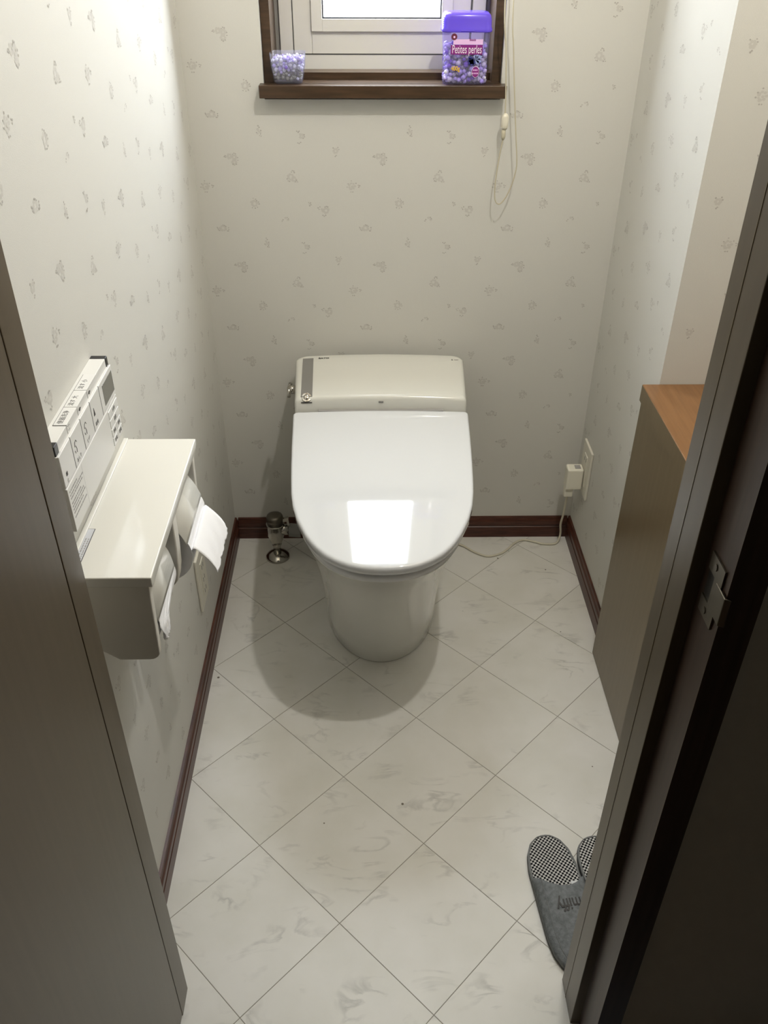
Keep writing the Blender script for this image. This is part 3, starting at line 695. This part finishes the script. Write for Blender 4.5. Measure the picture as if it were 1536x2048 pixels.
# ------------------------------------------------------------------ cabinet
cb = thing('cabinet', 'brown wooden low cabinet with an orange-brown top against the right wall', 'cabinet', (.54, .95, 0))
def K(bm): bmesh.ops.translate(bm, vec=(-.54, -.95, 0), verts=bm.verts); return bm
obj('carcass', K(B((.4480, .626, 0), (XA-.001, YP-.001, .5700))), M_CAB, cb)
obj('worktop', K(B((.4420, .622, .5705), (XA-.001, YP-.0005, .6000))), M_CABT, cb, bevel=.0012)
obj('top_edge_band', K(B((.4416, .623, .5712), (.4422, YP-.001, .5990))), M_CAB, cb)
for a, b_ in ((.628, .9455), (.9475, YP-.0015)):
    d = obj('door', K(B((.4450, a, .0015), (.4482, b_, .5690))), M_CAB, cb, bevel=.0006)
    yk = .925 if a < .9 else .968
    obj('knob', K(tube([(.4455, yk, .50), (.4330, yk, .50)], .008, 14)), M_DCHROME, d, True) if a < .9 else None

# ------------------------------------------------------------------ slippers
def slipper(label, loc, rz, word):
    t = thing('slipper', label, 'slipper', loc, rz, 'pair of slippers by the door')
    L = .228
    ys = [0, .003, .012, .03, .055, .09, .13, .165, .190, .207, .219, .2265, .228]      # from heel (0) to toe (L)
    wl_ = [.0, .013, .025, .0340, .0390, .0400, .0415, .0425, .0395, .0325, .0220, .0100, .0]   # outer side
    wr_ = [.0, .013, .025, .0340, .0375, .0370, .0375, .0390, .0365, .0300, .0200, .0095, .0]
    def outl(d, n=44):
        A = []; 
        for i in range(n+1):
            s = (1-math.cos(PI*i/n))/2*L
            A.append((-max(0, interp(s, ys, wl_)-d), min(max(s, d), L-d)))
        Bq = []
        for i in range(n-1, 0, -1):
            s = (1-math.cos(PI*i/n))/2*L
            Bq.append((max(0, interp(s, ys, wr_)-d), min(max(s, d), L-d)))
        return [(x, .114-s) for x, s in A+Bq]      # heel towards +y
    o0, o1, o2 = outl(0), outl(.0015), outl(.0045)
    obj('sole', loft([[(x, y, 0) for x, y in o1], [(x, y, .002) for x, y in o0], [(x, y, .006) for x, y in o0]]), M_SOLE, t)
    obj('side_band', loft([[(x, y, .006) for x, y in o0], [(x, y, .0125) for x, y in o0], [(x, y, .0145) for x, y in outl(.0012)], [(x, y, .0138) for x, y in outl(.0032)], [(x, y, .0100) for x, y in o2]]), M_SLIPE, t, True)
    obj('insole', loft([[(x, y, .0100) for x, y in outl(.0035)], [(x, y, .0130) for x, y in outl(.0036)], [(x, y, .0138) for x, y in outl(.007)]]), M_CHECK, t)
    # upper: arched vamp from the opening to the toe
    n, mrow = 20, 22; bm = bmesh.new(); bmi = bmesh.new(); G = []
    for i in range(mrow+1):
        q = i/mrow; row = []
        for j in range(n+1):
            a = PI*j/n; u = -math.cos(a)
            s0 = .080 + .026*(1-u*u) + .004*u       # opening line, slightly curved
            s = s0 + (L-.0005-s0)*(1-(1-q)**1.35)
            w = interp(s, ys, wl_) if u < 0 else interp(s, ys, wr_)
            prog = (s-s0)/(L-s0)
            h = .030*(1-prog**1.8)**.8 if prog < 1 else 0
            z = .012 + h*math.sin(a)**.62
            row.append(bm.verts.new((u*(w+.0004), .114-s, z)))
        G.append(row)
    for a, b_ in zip(G, G[1:]):
        for j in range(n): bm.faces.new([a[j], a[j+1], b_[j+1], b_[j]])
    up = obj('upper', bm, M_SLIP, t, True); md = up.modifiers.new('t', 'SOLIDIFY'); md.thickness = .0028; md.offset = -1
    rim = [(v) for v in [(-.0376, .114-.105, .013)]]
    # stitched band around the upper
    pts = []
    for i in range(0, 41):
        s = .086 + (L-.010-.086)*i/40; w = interp(s, ys, wl_)-.0085; pts.append((-w, .114-s, .012+ .0))
    zz = []
    for x, y, z in pts:
        s = .114-y; prog = (s-.085)/(L-.085); h = .030*(1-min(1, max(0, prog))**1.8)**.8; w = interp(s, ys, wl_)
        u = max(-.999, x/(w+.0004)); zz.append((x, y, .012+h*(1-u*u)**.31+.0006))
    obj('seam', tube(zz[:-3], .0006, 5), M_SLIPE, up, True)
    b = text_bm('miffy', .025, .0003, .78, bold=.0002); place(b, (-1, 0, 0), (0, -1, 0), (0, 0, 0))
    for v in b.verts:
        x, y = v.co.x-.003, v.co.y-.020; s = .114-y; prog = max(0, (s-.106)/(L-.106)); h = .030*(1-prog**1.8)**.8; w = interp(s, ys, wl_ if x < 0 else wr_)
        u = min(.999, abs(x)/(w+.0004)); v.co = Vector((x, y, .012+h*(1-u*u)**.31+.0007+v.co.z))
    obj('lettering', b, M_INK, up)
    obj('lining_label', B((.018, .020, .0138), (.030, .029, .0150)), M_WHITE, t, bevel=.0005)
    return t
slipper('grey felt slipper with checked insole, the left of the pair, nearer the toilet', (.2880, .728, 0), math.radians(7.5), True)
slipper('grey felt slipper with checked insole, the right of the pair, mostly behind the door jamb', (.3745, .727, 0), math.radians(14), True)

# ------------------------------------------------------------------ window sill things
SZ = .981
def beads(name, parent, inside, n, r0, r1, mats, pick, seed):
    R = random.Random(seed); bm = bmesh.new(); tmp = bmesh.new(); bmesh.ops.create_icosphere(tmp, subdivisions=1, radius=1)
    V = [v.co.copy() for v in tmp.verts]; Fa = [[v.index for v in f.verts] for f in tmp.faces]; tmp.free()
    placed = []; tries = 0
    while len(placed) < n and tries < n*60:
        tries += 1; p, r = inside(R), R.uniform(r0, r1)
        if any((p-q).length < (r+s)*.72 for q, s in placed): continue
        placed.append((p, r)); vs = [bm.verts.new(v*r+p) for v in V]; mi = pick(R, p)
        for f in Fa:
            k = bm.faces.new([vs[i] for i in f]); k.material_index = mi; k.smooth = True
    o = obj(name, bm, mats, parent); o['kind'] = 'stuff'; return o
# clear cup of gel beads
cup = thing('bead_cup', 'small clear cup of clear and purple gel beads on the left end of the sill', 'cup', (-.1385, 1.674, SZ))
def rsq(hx, hy, r, z, n=5):
    out = []
    for cx, cy, a0 in ((hx-r, hy-r, 0), (-hx+r, hy-r, PI/2), (-hx+r, -hy+r, PI), (hx-r, -hy+r, 1.5*PI)):
        for k in range(n+1): a = a0+PI/2*k/n; out.append((cx+r*math.cos(a), cy+r*math.sin(a), z))
    return out
obj('cup_wall', loft([rsq(.022, .018, .007, .0005), rsq(.0245, .0200, .007, .003), rsq(.0285, .0225, .008, .026), rsq(.0302, .0235, .008, .047), rsq(.0294, .0227, .008, .047), rsq(.0278, .0218, .008, .026), rsq(.0238, .0193, .007, .0038)], cap=(True, True)), M_CLEAR, cup, True)
def cup_in(R):
    z = R.uniform(.0070, .0400); k = .0205+.0055*(z/.044); return Vector((R.uniform(-k, k), R.uniform(-k*.77, k*.77), z))
def cup_pick(R, p):
    if p.z > .020: return R.choices([0, 1, 2], [6, 4, .8])[0]
    if p.z > .013: return R.choices([0, 3, 4, 1], [2, 3, 3, 2])[0]
    return R.choices([3, 4, 0], [7, 1, 2])[0]
beads('gel_beads', cup, cup_in, 330, .0026, .0042, [M_BEADW, M_BEADL, M_BEADP, M_BEADG, M_BEADD], cup_pick, 11)
obj('purple_bead', lathe([(.0004, -.0030), (.0021, -.0021), (.0030, 0), (.0021, .0021), (.0004, .0030)], 14), M_BEADP, cup, True, loc=(-.0020, -.0198, .0255))
# plastic bottle of deodorising beads
bo = thing('bead_bottle', 'clear bottle of lilac beads with purple lid on the right end of the sill', 'bottle', (.1660, 1.672, SZ))
body_prof = [(.0360, .0215, .0005), (.0375, .0230, .002), (.0378, .0232, .006), (.0374, .0230, .020), (.0378, .0231, .045), (.0388, .0234, .065), (.0398, .0238, .078), (.0400, .0238, .0815)]
obj('bottle_body', loft([rsq(a, c, .010, z) for a, c, z in body_prof]), M_CLEARP, bo, True)
lidp = obj('bottle_lid', loft([rsq(.0418, .0250, .011, .0800), rsq(.0424, .0254, .011, .0815), rsq(.0424, .0254, .011, .0850), rsq(.0412, .0246, .011, .0865), rsq(.0408, .0243, .011, .098), rsq(.0390, .0230, .011, .1050), rsq(.0355, .0205, .010, .1080), rsq(.030, .016, .008, .1088)]), M_LIDP, bo, True)
rb = bmesh.new()
for k in range(6): box(rb, (-.0418, -.022+.0003, .0875+k*.0026), (-.0385, -.0246, .0887+k*.0026))
obj('grip_ribs', rb, M_LIDP, lidp)
obj('lid_tab', B((-.011, -.0262, .0818), (.011, -.0250, .0834)), M_LIDP, lidp, bevel=.0005)
def bo_in(R):
    return Vector((R.uniform(-.0340, .0340), R.uniform(-.0190, .0190), R.uniform(.004, .060)))
beads('gel_beads', bo, bo_in, 330, .0036, .0058, [M_BEADL, M_BEADW, M_BEADP], lambda R, p: R.choices([0, 1, 2], [6, 3, 1.6])[0], 21)
FY = -.0242
def front(bm, x, z, dy=0): return place(bm, (1, 0, 0), (0, 0, 1), (x, FY-dy, z))
obj('label_band', B((-.0268, FY-.0001, .0470), (.0268, FY, .0615)), M_LABM, bo)
obj('label_band', B((-.0230, FY-.0001, .0620), (.0270, FY, .0700)), M_LABPK, bo)
obj('lettering', front(text_bm('Petites perles', .0185, .00012, .50), .0005, .0545, .0003), M_LABW, bo)
obj('lettering', front(text_bm('Beads', .0050, .0001, .9, bold=.0001), .0095, .0690, .0003), M_LABM, bo)
obj('lettering', front(text_bm('400g', .0098, .0001, .80, bold=.0003), -.0175, .0255, .0003), M_LABY, bo)
def oval(cx, cz, a, c, y0, y1, n=24, bm=None): return prism([(cx+a*math.cos(2*PI*k/n), cz+c*math.sin(2*PI*k/n)) for k in range(n)], 'y', y0, y1, bm)
ob = obj('oval_badge', oval(.0170, .0205, .0066, .0088, FY-.0002, FY), M_LABW, bo)
obj('badge_face', oval(.0170, .0205, .0060, .0082, FY-.0004, FY-.0002), M_LABM, ob)
bb = bmesh.new()
for z, k in ((.0235, 3), (.0185, 4)):
    for q in range(k): box(bb, (.0170-.0013*k+q*.0027, FY-.0005, z-.0013), (.0170-.0013*k+q*.0027+.0017, FY-.0004, z+.0010))
obj('badge_print', bb, M_LABPK, ob)
dm = obj('round_badge', oval(-.0218, .0735, .0050, .0050, FY-.0003, FY), M_LABR, bo)
obj('badge_print', oval(-.0216, .0732, .0019, .0019, FY-.0004, FY-.0003, 5), M_LABPK, dm)
fb = bmesh.new()
for a, l, w in ((200, .011, .0034), (225, .012, .004), (250, .012, .004), (275, .010, .0035), (165, .010, .003)):
    ca, sa_ = math.cos(math.radians(a)), math.sin(math.radians(a))
    P = [(.0125, .0405), (.0125+l*.6*ca-w*sa_, .0405+l*.6*sa_+w*ca), (.0125+l*ca, .0405+l*sa_), (.0125+l*.6*ca+w*sa_, .0405+l*.6*sa_-w*ca)]
    prism(P, 'y', FY-.0002, FY, fb)
obj('blossom_print', fb, M_LABB, bo)
fb = bmesh.new()
for a, l, w in ((20, .013, .004), (55, .009, .003), (340, .012, .004), (310, .011, .0035), (95, .007, .003)):
    ca, sa_ = math.cos(math.radians(a)), math.sin(math.radians(a))
    P = [(.0150, .0400), (.0150+l*.6*ca-w*sa_, .0400+l*.6*sa_+w*ca), (.0150+l*ca, .0400+l*sa_), (.0150+l*.6*ca+w*sa_, .0400+l*.6*sa_-w*ca)]
    prism(P, 'y', FY-.00015, FY, fb)
obj('blossom_print', fb, M_LABBL, bo)

# ceiling lamp fitting around the bulb (above the frame)
lf = thing('ceiling_lamp', 'small ceiling lamp by the door, lighting the room from above', 'lamp', (LAMP_P[0], LAMP_P[1], ZC))
obj('lamp_stem', lathe([(.006, -.022), (.006, -.20), (.016, -.205), (.016, -.222)], 16), M_ALU, lf, True)
obj('lamp_base', lathe([(.05, 0), (.05, -.015), (.03, -.022), (.018, -.03)], 24), M_ALU, lf, True)
